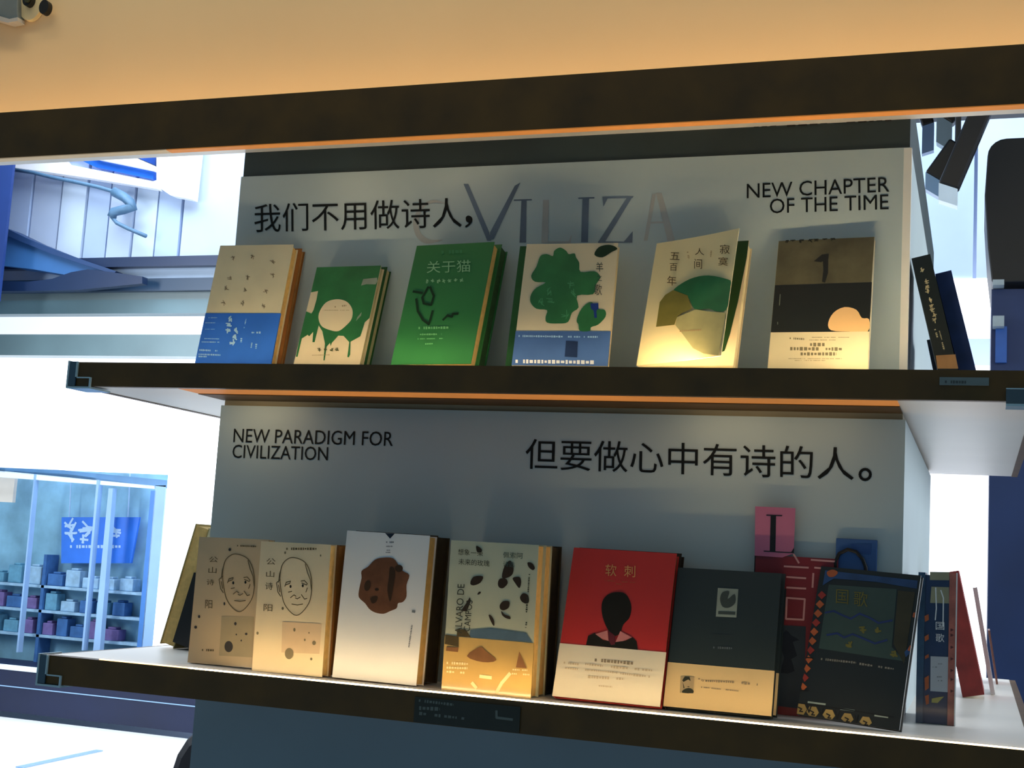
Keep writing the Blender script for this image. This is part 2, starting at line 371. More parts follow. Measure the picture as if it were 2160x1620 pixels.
head((2020, 300), (1968, 372), 38, 'short navy slanted spotlight with a grey-blue tip close to the island', ('tip_grey', (104, 136, 170)), HY + .1)
head((2030, 200), (1992, 250), 40, 'short dark spotlight tucked under the lintel with a grey shade', ('tip_dark', (104, 124, 140)), HY + .42, 60)
head((1935, 190), (1958, 262), 26, 'narrow navy spotlight right beside the dark header of the island', ('tip_blue', (96, 122, 160)), HY + .7, 60)

# ---------------------------------------------------------------- the island
isl = thing('display_island', 'white double-shelf book display island with dark walnut shelf edges', 'display stand', (-.65, 2.4, FLOOR))
def part(name, a, b, m, parent=None, bevel=0.): return MB().box(a, b).build(name, m, parent or isl, bevel)
up = part('upper_panel', (XL, YP, ZM1), (XR, YB, .612), m_panel)
hb = part('header_band', (XL + .002, YP + .003, .6125), (XR - .002, YB, .704), m_band)
part('header_shadow_gap', (XL, YP + .001, .6085), (XR, YP + .004, .6125), m_black)
lo = part('lower_panel', (XL, YP, ZL1), (XR, YB, .2195), m_panel)
part('panel_top_shade', (XL + .004, YP + .004, .2195), (XR - .004, YB, ZM0), mat('shade_greige', (150, 138, 112), .5, .1, 8))  # shade under the middle shelf, painted as a greige strip
part('base', (XL, YP, FLOOR), (XR, YB, ZL0), mat('base_teal', (118, 138, 150), .6, .06, 4))
part('end_trim', (XR - .010, YP - .0012, ZM1), (XR + .001, YP + .01, .611), mat('edge_white', (240, 238, 232), .4, .02), up)
shelves = []
for nm, z0, z1 in (('middle', ZM0, ZM1), ('lower', ZL0, ZL1)):
    s = part('shelf', (RXL, YF + .012, z0 + .0012), (RXR, RYB, z1), m_white)
    e = MB(); e.box((RXL - .002, YF, z0), (RXR + .002, YF + .012, z1 - .0005))
    e.box((RXL - .012, YF, z0), (RXL, RYB, z1 - .0005)); e.box((RXR, YF, z0), (RXR + .012, RYB, z1 - .0005))
    e.build('edge_band', m_fascia, s); shelves.append(s)
m_glow_amber = mat('glow_amber', (184, 116, 54), .6, .1, 8, emit=.65)  # warm light on the undersides put into a glowing colour, not a lamp
part('underside_glow', (XL + .004, YF + .0125, ZM0 + .0002), (XR - .004, YF + .072, ZM0 + .0011), m_glow_amber, shelves[0])
part('underside_shade', (XL + .004, YF + .0725, ZM0 - .0008), (XR - .004, YP - .001, ZM0 + .0011), mat('shade_brown', (88, 62, 26), .6, .1, 8), shelves[0])  # rear of the shelf underside, its shade painted dark brown
MB().box((XL - .05, YF + .001, .6145), (1.0, 1.7885, .6159)).build('underside_glow', m_glow_amber, lint)  # warm light on the lintel bottom, added as a glowing strip
MB().box((-2.5, YF + .001, .6145), (XL - .0505, 1.7885, .6159)).build('underside_glow', mat('glow_pale', (176, 156, 126), .6, .1, 8, emit=.5), lint)  # paler lit stretch of the lintel bottom, also glowing by colour
# lit lip of each shelf
xs = [-1.30, -1.12, -.98, -.80, -.66, -.50, -.36, -.20, .03]
def strip(z, s, m, x0, x1): MB().box((x0, YF + .0020, z), (x1, YF + .0085, z + .0012)).build('light_strip', m, s)
m_led_hot = mat('led_warm_hot', (255, 222, 164), .5, 0, 5, emit=32.)
m_led_soft = mat('led_warm_soft', (255, 205, 138), .5, 0, 5, emit=3.5)
strip(ZL1 - .0004, shelves[1], m_led_soft, -1.28, -1.12); strip(ZL1 - .0004, shelves[1], MC['led_warm_hot'], -1.12, -.40)
m_led_m2 = mat('led_warm_right', (255, 222, 164), .5, 0, 5, emit=30.)
strip(ZL1 - .0004, shelves[1], m_led_m2, -.40, -.15); strip(ZL1 - .0004, shelves[1], mat('led_warm_end', (255, 222, 164), .5, 0, 5, emit=10.), -.15, .055)
m_l1 = mat('led_mid_a', (255, 224, 172), .5, 0, 5, emit=52.); m_l2 = mat('led_mid_b', (255, 222, 164), .5, 0, 5, emit=110.); m_l3 = mat('led_mid_c', (255, 222, 164), .5, 0, 5, emit=230.)
strip(ZM1 - .0016, shelves[0], m_l1, -1.20, -.75); strip(ZM1 - .0016, shelves[0], mat('led_mid_d', (255, 224, 172), .5, 0, 5, emit=26.), -.75, -.50); strip(ZM1 - .0016, shelves[0], m_l2, -.47, -.33); strip(ZM1 - .0016, shelves[0], m_l1, -.32, -.21); strip(ZM1 - .0016, shelves[0], m_l3, -.20, -.105)
# acrylic corner guards
def guard(x, z0, z1, s, parent):
    b = MB(); y = YF - .004
    b.box((min(x, x - s * .003), y, z0 - .004), (max(x, x - s * .003), YF + .05, z1 + .001))
    b.box((min(x, x + s * .043), y, z0 - .004), (max(x, x + s * .043), YF + .05, z0 - .001))
    b.box((min(x + s * .0405, x + s * .043), y, z0 - .001), (max(x + s * .0405, x + s * .043), YF - .0005, z0 + .014))
    b.box((min(x + s * .016, x + s * .0405), y, z0 + .0125), (max(x + s * .016, x + s * .0405), YF - .0005, z0 + .0145))
    b.box((min(x + s * .013, x + s * .0155), y, z0 + .0145), (max(x + s * .013, x + s * .0155), YF - .0005, z1))
    b.build('corner_guard', m_clear_edge, parent)
    MB().box((min(x, x + s * .013), YF - .003, z0), (max(x, x + s * .013), YF - .0008, z1)).build('corner_guard_face', mat('guard_face', (60, 84, 104), .1, .1, coat=.5), parent)
guard(RXL - .013, ZM0, ZM1, 1, shelves[0]); guard(RXL - .013, ZL0, ZL1, 1, shelves[1])
gx = at(2122, 830, YF)[0]
MB().box((gx, YF - .006, ZM0 - .006), (RXR + .03, YF - .0005, ZM0 + .015)).build('corner_guard', mat('guard_dark', (70, 84, 96), .1, .1, coat=.6), shelves[0])
MB().box((gx, YF - .007, ZM0 - .007), (RXR + .03, YF + .03, ZM0 - .004)).build('corner_guard', m_clear_edge, shelves[0])
MB().box((gx, YF - .008, ZM0 + .0142), (RXR + .03, YF - .0062, ZM0 + .0156)).build('corner_guard', m_clear_edge, shelves[0])
# labels on the shelf edges
p, q = at(877, 1470, YF), at(1096, 1545, YF)
MB().box((p.x, YF - .0025, ZL0 + .001), (q.x, YF - .0002, ZL1 - .008)).build('price_label', mat('label_black', (42, 44, 38), .4, .1), shelves[1])
SF = Surf((0, YF - .0026, 0), (1, 0, 0), (0, 0, 1), (0, -1, 0), shelves[1], (860, 1440, .13889))
SF.dashes('label_lettering', mat('label_grey', (104, 112, 108), .6, .1), [(170, 270, 700, 335, 46), (175, 385, 490, 400, 60), (175, 465, 860, 545, 52)], .0004)
SF.lines('label_mark', MC['label_grey'], [[(1350, 430), (1350, 530), (1590, 560)]], 34, .0004)
p, q = at(1982, 796, YF), at(2086, 814, YF)
MB().box((p.x, YF - .0025, q.z), (q.x, YF - .0002, p.z)).build('price_label', mat('label_slate', (110, 122, 124), .3, .1), shelves[0])
SF2 = Surf((0, YF - .0026, 0), (1, 0, 0), (0, 0, 1), (0, -1, 0), shelves[0], (1860, 760, .18519))
SF2.dashes('label_lettering', mat('label_dim', (70, 78, 80), .6, .1), [(720, 245, 960, 250, 34)], .0004)
p = V(at(2056, 1444, 2.0))
# printing on the panels
PU = Surf((0, YP, 0), (1, 0, 0), (0, 0, 1), (0, -1, 0), up)
PU.text('slogan_lettering', m_ink, [('我们不用做诗人', (537, 431), (973, 417), (537, 490.5))])
PU.polys('comma', m_ink, [smooth_closed([(988, 455), (995, 458), (997, 465), (993, 473), (984, 480), (982, 477), (989, 471), (984, 467), (983, 459)])], .001)
PU.text('english_lettering', m_ink, [('NEW CHAPTER', (1575.5, 388), (1876, 373), (1575.5, 419)), ('OF THE TIME', (1624, 420), (1874, 410), (1624, 451))])
PU.polys('large_faint_letter', m_faint, [
    [(978, 388), (988, 388), (1032, 490), (1036, 508), (1028, 508)], [(1098, 385), (1086, 392), (1034, 490), (1032, 508), (1042, 504)],
    [(1100, 423), (1111, 423), (1110, 512), (1096, 512)], [(1084, 421), (1122, 420), (1122, 423), (1084, 424)],
    [(1229, 419), (1243, 419), (1240, 511), (1226, 511)], [(1220, 417), (1254, 416), (1254, 419), (1220, 420)],
    [(1322, 418), (1334, 416), (1276, 511), (1262, 511)], [(1271, 415), (1337, 414), (1334, 418), (1282, 419), (1273, 436)], [(1262, 509), (1316, 510), (1335, 488), (1334, 512), (1262, 513)]], .0005)
PU.polys('large_faint_letter', m_faint2, [
    [(1376, 410), (1384, 408), (1366, 508), (1358, 508)], [(1384, 407), (1396, 407), (1424, 508), (1408, 508)], [(1370, 468), (1400, 467), (1401, 471), (1370, 472)],
    [(1146, 422), (1158, 422), (1156, 512), (1142, 512)], [(1142, 509), (1200, 509), (1206, 494), (1204, 513), (1142, 513)],
    smooth_closed([(940, 430), (915, 422), (888, 434), (872, 465), (878, 498), (900, 514), (935, 506), (905, 505), (886, 488), (884, 460), (896, 436), (918, 428)], 4)], .0005)
hs = Surf((0, YP + .003, 0), (1, 0, 0), (0, 0, 1), (0, -1, 0), hb)
hs.dashes('header_lettering', m_black, [(560, 312, 960, 293, 12), (980, 292, 1290, 276, 13), (1590, 262, 1880, 246, 20)])
PLo = Surf((0, YP, 0), (1, 0, 0), (0, 0, 1), (0, -1, 0), lo)
PLo.text('slogan_lettering', m_ink, [('但要做心中有诗的人', (1110, 925), (1801, 944), (1108, 989))])
PLo.lines('full_stop', m_ink, [ell(1825, 1001, 11, 11, 0, 16) + [(1836, 1001)]], 3.6)
PLo.text('english_lettering', m_ink, [('NEW PARADIGM FOR', (494.5, 904), (830.5, 911), (492.5, 933)), ('CIVILIZATION', (492, 938), (693, 943), (490.5, 966))])

# twin spotlight on the header wall
sp = thing('twin_spotlight', 'round cream plate with two black lamps on the header wall, top left', 'spotlight', at(70, 5, 1.92))
c = at(72, 4, 1.925); Rr = .0245
def disc(c, r, d, n=28, sx=1, sz=1): return MB().prism([c + V((r * sx * math.cos(2 * math.pi * i / n), 0, r * sz * math.sin(2 * math.pi * i / n))) for i in range(n)], (0, d, 0))
disc(c, .028, -.009, sz=1.4).build('mounting_plate', mat('plate_cream', (226, 212, 170), .5, .05), sp)
for (px_, py_, rx) in ((57, -3, .0105), (92, 14, .0105)):
    q = at(px_, py_, 1.905); disc(q, rx, .0115, sz=1.3).build('lamp_head', m_black, sp)
disc(at(57, -4, 1.902), .0068, .004, sz=1.2).build('lens', mat('lens_olive', (58, 60, 36), .2, .1), sp)
jb = thing('junction_box', 'small grey-blue junction box in the top left corner beside the twin lamp', 'box', at(10, 10, 1.92))
MB().prism([at(x, y, 1.905) for x, y in ((-40, -40), (36, -30), (37, 40), (20, 42), (-40, 20))], (0, .02, 0)).build('box_body', mat('box_slate', (112, 124, 130), .5, .1), jb, .002)
MB().prism([at(x, y, 1.903) for x, y in ((-40, 22), (20, 40), (37, 36), (37, 44), (16, 48), (-40, 32))], (0, .02, 0)).build('box_rim', mat('rim_pale', (190, 190, 190), .4, .05), jb)

# ---------------------------------------------------------------- books
def axes(yaw, lean, roll):
    yaw, lean, roll = (math.radians(a) for a in (yaw, lean, roll))
    U = V((math.cos(yaw), math.sin(yaw), 0)); B = V((-math.sin(yaw), math.cos(yaw), 0))
    Vv = V((0, 0, 1)) * math.cos(lean) + B * math.sin(lean); N = U.cross(Vv)
    return (U * math.cos(roll) + Vv * math.sin(roll), Vv * math.cos(roll) - U * math.sin(roll), N, B)
def book(fit, T, zs, m_cov, label, group=None, conv=(0, 0, 1), back=0., side=0., pages=m_page, scale=1., hinge='left', name='book', cat='book'):
    x, y, z, yaw, lean, roll, wd, h = fit
    U, Vv, N, B = axes(yaw, lean, roll); wd *= scale; h *= scale
    top = max((y + (U * u + Vv * h).y) for u in (0, wd)) + B.y * (back / math.cos(math.radians(lean)) + T * math.cos(math.radians(lean)))
    T = max(.006, T - max(0, top - (YP - .0008)))
    z = zs + T * math.sin(math.radians(lean)) + max(0, -wd * math.sin(math.radians(roll))) * math.cos(math.radians(lean))
    o = V((x, y, z)) + B * (back / math.cos(math.radians(lean))) + U * side
    t = thing(name, label, cat, tuple(o), group)
    c = .0012; P = lambda u, n, v: o + U * u + N * n + Vv * v
    if hinge == 'left': pr = [(0, 0), (wd, 0), (wd, -c), (c, -c), (c, -T + c), (wd, -T + c), (wd, -T), (0, -T)]
    else: pr = [(wd, 0), (0, 0), (0, -c), (wd - c, -c), (wd - c, -T + c), (0, -T + c), (0, -T), (wd, -T)]
    MB().prism([P(u, n, 0) for u, n in pr], Vv * h).build('cover', m_cov, t)
    u0, u1 = (c, wd - .0025) if hinge == 'left' else (.0025, wd - c)
    b = MB().prism([P(u, n, .0018) for u, n in ((u0, -c), (u1, -c), (u1, -T + c), (u0, -T + c))], Vv * (h - .0036)); b.build('page_block', pages, t)
    s = Surf(o, U, Vv, N, t, conv); s.lim = (wd, h); s.T = T; s.wd = wd; s.h = h; return s
def band(s, yl, m, over=0., side_len=None):           # paper band folded around the lower part of the cover
    v = s.loc(yl)[1]; g = .0005
    P = lambda u, n: s.o + s.u * u + s.n * n
    pr = [(-g, g), (s.wd + g + over, g), (s.wd + g + over, -s.T * .18), (s.wd + over, -s.T * .18), (s.wd + over, 0), (0, 0), (0, -s.T), (-g, -s.T - g)]
    pr = [(-g, g), (s.wd + g, g), (s.wd + g, -.0022), (s.wd, -.0022), (s.wd, .0001), (0, .0001), (0, -s.T), (-g, -s.T)]
    MB().prism([P(u, n) for u, n in pr], s.v * v).build('paper_band', m, s.parent)
    return v
FB = .0012
GU = 'books facing out on the upper shelf'; GL = 'books facing out on the lower shelf'
zu, zl = ZM1 + .0004, ZL1 + .0004

# --- upper shelf
m_b1 = mat('cover_parchment', (224, 212, 178), .7, .05, 20); m_blue = mat('band_blue', (50, 112, 216), .6, .08, 14)
f = (-1.1899, 1.8251, 0, 4.15, 14.09, .56, .1318, .2145)
s = book(f, .020, zu, m_b1, 'parchment book with a bright blue paper band, leftmost on the upper shelf', GU, (400, 500, .179))
band(s, (178, 899), m_blue)
m_brn = mat('faded_brown', (124, 108, 84), .7, .1)
s.scrib('cover_characters', m_brn, [(520, 245), (740, 235), (985, 300), (480, 490), (690, 485), (985, 455), (440, 610), (660, 625), (905, 640), (405, 780), (625, 780), (875, 820)], 48, 6)
m_lb = mat('pale_blue_print', (160, 204, 236), .6, .05)
s.scrib('band_title', m_lb, [(485, 970), (470, 1040), (455, 1110), (540, 1115), (530, 1185), (510, 1250)], 52, 13, FB + .0002)
s.dashes('band_lettering', m_lb, [(230, 955, 330, 955, 12), (190, 1015, 310, 1015, 10), (180, 1090, 310, 1090, 8), (150, 1200, 355, 1205, 14), (145, 1240, 355, 1243, 14), (120, 1335, 330, 1345, 22), (110, 1385, 370, 1395, 20), (110, 1412, 225, 1414, 18), (670, 970, 645, 1080, 14), (735, 1130, 765, 1130, 20), (790, 1130, 840, 1130, 32), (615, 1195, 610, 1245, 24), (738, 1250, 728, 1310, 18), (790, 1262, 785, 1320, 22)], FB + .0002)
s = book(f, .017, zu, mat('cover_orange_brown', (150, 98, 50), .7, .2, 20), 'second book with orange-brown cover right behind the blue-banded parchment book', GU, back=.0205, side=.006, pages=mat('page_tan', (178, 132, 78), .8, .1, 90))
s.lim = (9, 9)

m_cr = mat('cover_cream', (232, 214, 178), .6, .03, 16); m_gr = mat('print_green', (44, 116, 62), .5, .22, 26)
f = (-1.0174, 1.8328, 0, -.02, 18.06, .56, .1145, .1806)
s = book(f, .013, zu, m_cr, 'small cream book with dripping green paint and a pale disc', GU, (600, 540, .1543), pages=mat('page_pale', (214, 196, 150), .8, .1, 90))
s.polys('green_paint_print', m_gr, [[(455, 120), (1330, 112), (1300, 400), (1240, 600), (1170, 850), (1100, 910), (1040, 1100), (905, 1175), (900, 1350), (880, 1390), (862, 1380), (888, 1180), (810, 1095), (740, 1090), (650, 1190), (635, 1235), (625, 1190), (580, 1240), (552, 1430), (535, 1430), (556, 1200), (520, 1030), (500, 1000), (470, 950), (415, 1180), (385, 1180), (395, 1040), (340, 1100), (320, 1080), (240, 1130), (182, 1380), (158, 1380), (205, 1110), (230, 960), (290, 760), (370, 790), (400, 740), (440, 600), (462, 480), (365, 500), (410, 310)]])
s.polys('pale_disc_print', m_cr, [smooth_closed([(765, 597), (870, 640), (932, 740), (922, 860), (850, 950), (740, 1030), (620, 1015), (510, 960), (468, 850), (490, 750), (560, 650), (650, 605)])], .0009)
s.polys('sticker', mat('sticker_grey', (150, 160, 140), .3, .2), [[(1050, 410), (1080, 320), (1270, 300), (1290, 350), (1250, 392), (1120, 390)], [(980, 895), (1000, 840), (1060, 770), (1050, 820)]], .001)
s.scrib('title_lettering', mat('olive_ink', (84, 88, 52), .6, .1), [(475, 1280), (560, 1275), (650, 1290), (720, 1280)], 42, 9)
s.dashes('subtitle_lettering', mat('tan_ink', (176, 150, 110), .6, .1), [(530, 745, 890, 745, 10), (690, 700, 850, 680, 26), (380, 1360, 620, 1355, 12)])
book(f, .016, zu, mat('cover_dark_green', (34, 78, 40), .6, .2, 30), 'second copy behind the small green-dripped book, dark green edge showing', GU, back=.0135, side=.004, pages=MC['page_pale'])

m_g3 = mat('cover_bottle_green', (46, 122, 62), .5, .06, 10)
f = (-.8408, 1.8132, 0, -4.19, 16.76, .44, .1333, .2066)
s = book(f, .020, zu, m_g3, 'plain bottle green paperback titled with three large pale characters', GU, (400, 480, .3148))
m_gp = mat('pale_green_print', (150, 200, 150), .6, .05)
s.text('title_lettering', m_gp, [('关于猫', (1592, 228), (1884, 218), (1590, 308))])
s.dashes('author_lettering', mat('mid_green_print', (70, 140, 90), .6, .1), [(1690, 168, 1830, 163, 26)])
s.scrib('subtitle_lettering', m_gp, [(1595, 362), (1632, 362), (1668, 361), (1705, 361), (1745, 359), (1785, 359), (1825, 357)], 22, 4)
s.lines('cat_drawing', mat('drawing_dark', (22, 52, 30), .7, .1), [[(1600, 400), (1560, 470), (1570, 510), (1620, 520), (1638, 460), (1612, 400)], [(1520, 480), (1530, 560), (1565, 620), (1605, 650), (1630, 560)], [(1700, 620), (1730, 590), (1760, 600), (1765, 580), (1800, 578)], [(1500, 430), (1560, 440)]], 12)
s.dashes('lower_lettering', mat('bright_green_print', (120, 196, 128), .6, .1), [(1535, 675, 1735, 672, 18), (1545, 718, 1690, 716, 12), (1530, 748, 1700, 745, 9), (1580, 782, 1630, 780, 12)])
book(f, .024, zu, m_g3, 'second bottle green copy leaning behind the green paperback', GU, back=.0205, side=.003, pages=mat('page_greenish', (60, 92, 56), .8, .2, 60))

f = (-.6420, 1.7992, 0, 5.4, 17.0, .9, .1396, .2034)
s = book(f, .014, zu, m_cr, 'cream book with big green clover shapes and slate blue band', GU, (1040, 460, .27778), pages=mat('page_olive', (150, 132, 74), .8, .15, 60))
s.polys('clover_print', m_gr, [smooth_closed([(510, 225), (555, 250), (575, 275), (620, 270), (630, 300), (655, 340), (665, 410), (770, 405), (815, 450), (780, 510), (760, 580), (640, 590), (650, 680), (600, 720), (570, 790), (500, 802), (410, 795), (400, 750), (410, 700), (330, 690), (285, 640), (290, 580), (330, 530), (400, 490), (320, 485), (290, 440), (330, 370), (360, 290), (410, 275), (455, 290), (465, 250)], 3),
    smooth_closed([(700, 660), (750, 640), (800, 690), (850, 700), (855, 750), (800, 810), (745, 830), (735, 858), (660, 858), (650, 810), (635, 780), (660, 710)], 3)])
s.polys('dark_leaf_print', mat('leaf_dark', (30, 54, 36), .6, .2), [smooth_closed([(770, 280), (800, 225), (860, 205), (910, 210), (945, 235), (900, 260), (830, 300)], 3)])
s.polys('blue_seal_print', mat('seal_blue', (34, 62, 136), .6, .1), [[(740, 650), (800, 648), (802, 690), (785, 705), (790, 760), (770, 760), (765, 705), (745, 690)]], .0009)
s.text('title_lettering', mat('title_slate', (60, 70, 66), .6, .1), [('羊', (783, 338), (837, 338), (783, 408)), ('之', (790, 432), (828, 432), (790, 480)), ('歌', (772, 505), (828, 505), (770, 588))])
s.scrib('pale_streaks', mat('streak_green', (88, 160, 110), .6, .1), [(430, 560), (440, 630), (590, 510), (600, 580), (360, 640), (550, 740)], 50, 5, .001)
m_sb = mat('band_slate_blue', (72, 108, 168), .6, .12, 12)
band(s, (188, 858), m_sb)
s.dashes('band_lettering', m_lb, [(195, 898, 665, 905, 16), (690, 905, 795, 905, 16)], FB)
s.dashes('band_headline', mat('white_print', (226, 232, 238), .6, .02), [(172, 1090, 770, 1098, 30)], FB)
s.polys('band_picture', mat('band_picture_navy', (26, 46, 84), .6, .2), [[(555, 935), (645, 940), (640, 1060), (545, 1055)]], FB)
book(f, .016, zu, mat('cover_spine_green', (40, 88, 48), .6, .2, 30), 'second copy with dark green spine edge behind the clover book', GU, back=.0145, side=-.014, pages=MC['page_olive'])

f = (-.4604, 1.8209, 0, -4.0, 20.01, .45, .1377, .2061)
s = book(f, .022, zu, m_cr, 'book with its cream cover curling open, half-round green hill picture', GU, (1040, 460, .27778), pages=mat('page_bright', (238, 224, 180), .8, .05, 90))
s.polys('green_endpaper', mat('endpaper_green', (32, 66, 32), .7, .1, 12), [[(1780, 150), (1950, 160), (1935, 300), (1860, 640), (1800, 880), (1758, 1010), (1690, 1040), (1600, 900)]], .0005)
zf = zu + .022 * math.sin(math.radians(20))
U, Vv, N, B = axes(-21.0, 15.5, 3.2)
fo = V((-.4615, 1.8195, zf + .0006)) + N * .0012
fl = Surf(fo, U, Vv, N, s.parent, (1040, 460, .27778)); fw, fh = .1375, .1975
gr = MB(); nn_ = 14
for i in range(nn_ + 1):
    u = fw * i / nn_; k = .002 * math.sin(math.pi * i / nn_)
    for v_ in (0, fh): gr.v.append(fo + U * u + Vv * v_ + N * (-k)); gr.v.append(fo + U * u + Vv * v_ + N * (-k - .0008))
for i in range(nn_):
    a = i * 4; gr.f += [[a, a + 4, a + 6, a + 2], [a + 1, a + 3, a + 7, a + 5], [a, a + 1, a + 5, a + 4], [a + 2, a + 6, a + 7, a + 3]]
gr.f += [[0, 2, 3, 1], [nn_ * 4, nn_ * 4 + 1, nn_ * 4 + 3, nn_ * 4 + 2]]
gr.build('open_cover', mat('cover_ivory', (232, 214, 164), .6, .03, 14), s.parent)
fl.lim = (fw, fh)
fl.polys('hill_print', mat('hill_green', (38, 104, 64), .6, .2, 26), [smooth_closed([(1370, 560), (1430, 500), (1530, 452), (1640, 437), (1760, 460), (1815, 490), (1800, 590), (1770, 700), (1700, 710), (1640, 690), (1530, 690), (1480, 600)], 3)])
fl.polys('olive_field_print', mat('field_olive', (120, 112, 50), .6, .2, 30), [[(1240, 828), (1268, 640), (1310, 585), (1370, 548), (1480, 590), (1510, 690), (1440, 720), (1400, 750), (1380, 812)]], .0008)
fl.polys('mist_print', mat('mist_beige', (176, 168, 116), .6, .15, 24), [[(1385, 812), (1400, 752), (1540, 695), (1640, 712), (1770, 720), (1712, 1055), (1600, 1030), (1520, 990), (1440, 880)]], .0007)
fl.text('title_lettering', mat('title_brown', (84, 62, 34), .6, .1), [('寂', (1725, 203), (1800, 205), (1725, 272)), ('寞', (1714, 298), (1787, 300), (1712, 362)), ('人', (1536, 230), (1606, 232), (1536, 282)), ('间', (1531, 312), (1590, 314), (1530, 386)), ('五', (1348, 262), (1420, 264), (1346, 318)), ('百', (1345, 345), (1402, 346), (1343, 402)), ('年', (1326, 440), (1396, 444), (1324, 512))])
fl.dashes('side_lettering', mat('faint_tan', (180, 150, 104), .6, .1), [(1480, 258, 1490, 310, 14), (1660, 250, 1655, 300, 14), (1420, 860, 1600, 850, 14)])

f = (-.2809, 1.8406, 0, -2.25, 18.58, .82, .1356, .2149)
m_ph = mat('photo_shadow', (92, 88, 66), .5, .35, 22)
s = book(f, .011, zu, mat('cover_offwhite', (222, 212, 182), .6, .03, 14), 'book with a dark moonlit photograph and pale lower band, rightmost facing out', GU, (1600, 480, .19133), pages=mat('page_white', (230, 226, 216), .8, .04, 90))
s.polys('cover_picture', m_ph, [[(215, 85), (1283, 48), (1245, 620), (150, 660)]], .0005)
s.polys('cover_picture_dark', mat('photo_black', (22, 26, 24), .5, .2, 12), [[(165, 640), (1250, 605), (1222, 1150), (128, 1160)], [(710, 360), (770, 340), (768, 500), (735, 610), (700, 600), (715, 480)], [(610, 375), (700, 300), (775, 290), (772, 345), (690, 385)]], .0007)
s.polys('cover_picture_glow', mat('photo_glow', (226, 186, 134), .6, .05, 9), [smooth_closed([(800, 1135), (770, 1050), (830, 940), (950, 880), (1080, 910), (1140, 1000), (1218, 1012), (1205, 1148), (1000, 1150)], 3)], .0009)
s.lines('cover_picture_line', mat('photo_line', (120, 130, 120), .6, .1), [[(240, 740), (232, 860)], [(212, 1045), (212, 1070)]], 8, .0009)
s.scrib('title_lettering', mat('title_char', (36, 40, 36), .6, .1), [(320, 140), (385, 140), (470, 140), (575, 140), (640, 135), (735, 130), (825, 125)], 50, 11)
s.polys('lower_band', mat('band_ivory', (214, 204, 172), .6, .03, 14), [[(126, 1160), (1222, 1150), (1200, 1560), (80, 1560)]], .0011)
s.dashes('band_lettering', mat('grey_print', (120, 112, 88), .6, .1), [(345, 1225, 510, 1235, 22), (590, 1215, 1000, 1215, 9), (560, 1245, 850, 1245, 9), (570, 1295, 730, 1295, 44), (350, 1340, 940, 1345, 40), (420, 1398, 860, 1398, 40), (330, 1450, 920, 1450, 8), (400, 1470, 740, 1470, 8)], .0013)

# --- lower shelf
def portrait(s, dx, dy, mi):
    T = lambda l: [(x + dx, y + dy) for x, y in l]
    head = [(1020, 325), (1095, 360), (1135, 450), (1140, 560), (1120, 650), (1060, 725), (1010, 728), (950, 660), (925, 570), (915, 470), (930, 380), (970, 335)]
    hc = smooth_closed(head, 4); hc.append(hc[0])
    L = [hc, [(918, 480), (890, 505), (900, 570), (920, 600)], [(905, 520), (915, 570)], [(930, 380), (912, 440), (905, 500)], [(1095, 370), (1110, 430), (1130, 480), (1140, 560)],
         [(950, 530), (960, 500), (990, 492), (985, 508), (955, 520)], [(1065, 492), (1090, 488), (1110, 510), (1105, 520), (1070, 505)],
         [(975, 570), (1000, 565)], [(990, 610), (1015, 590), (1030, 600)], [(1025, 612), (1040, 618), (1060, 605)], [(1068, 588), (1090, 620), (1108, 615)], [(1000, 655), (1040, 662), (1078, 655)], [(1110, 540), (1100, 570)]]
    s.lines('portrait_drawing', mi, [T(l) for l in L], 5)
    s.polys('portrait_eyes', m_ink, [ell(990 + dx, 530 + dy, 7, 11), ell(1077 + dx, 525 + dy, 7, 11)])
m_pl = mat('portrait_line', (96, 84, 60), .6, .1); m_dot = mat('ink_dot', (58, 56, 56), .6, .1)
C6 = (320, 1080, .2963)
m_l1 = mat('cover_beige_wrapped', (196, 172, 138), .3, .04, 14, coat=.3)
f1 = (-1.1659, 1.8418, 0, -1.0, 1.9, .8, .1265, .1960)
s = book(f1, .018, zl, m_l1, 'wrapped beige book with a line-drawn bald face, partly covered by its twin', GL, C6)
portrait(s, -408, -25, m_pl)
s.polys('grey_square_print', mat('square_taupe', (164, 148, 118), .5, .05), [[(500, 740), (728, 746), (716, 1035), (480, 1022)]], .0005)
s.polys('ink_dots', m_dot, [ell(550, 958, 30, 40), ell(598, 795, 9, 12), ell(675, 868, 9, 9), ell(315, 820, 10, 11), ell(340, 745, 8, 11), ell(558, 268, 10, 11), ell(520, 653, 6, 12), ell(605, 872, 5, 6), ell(640, 915, 5, 7)], .0009)
s.text('title_lettering', m_pl, [('公', (412, 318), (475, 318), (410, 358)), ('山', (408, 392), (465, 392), (406, 435)), ('诗', (395, 478), (448, 480), (393, 520)), ('阳', (384, 625), (435, 627), (382, 685))])
s.dashes('top_lettering', m_pl, [(610, 240, 750, 246, 12)]); s.dashes('small_lettering', m_pl, [(360, 982, 445, 985, 16)])
m_l2 = mat('cover_cream_face', (222, 202, 166), .35, .04, 14, coat=.2)
f2 = (-1.0382, 1.8192, 0, -1.7, -.4, .4, .1207, .1955)
s = book(f2, .020, zl, m_l2, 'cream book with a line-drawn bald face, in front, beside the mask book', GL, C6)
portrait(s, 0, 0, m_pl)
s.polys('grey_square_print', mat('square_sand', (206, 178, 144), .5, .05), [[(930, 780), (1212, 795), (1195, 1010), (925, 1000)]], .0005)
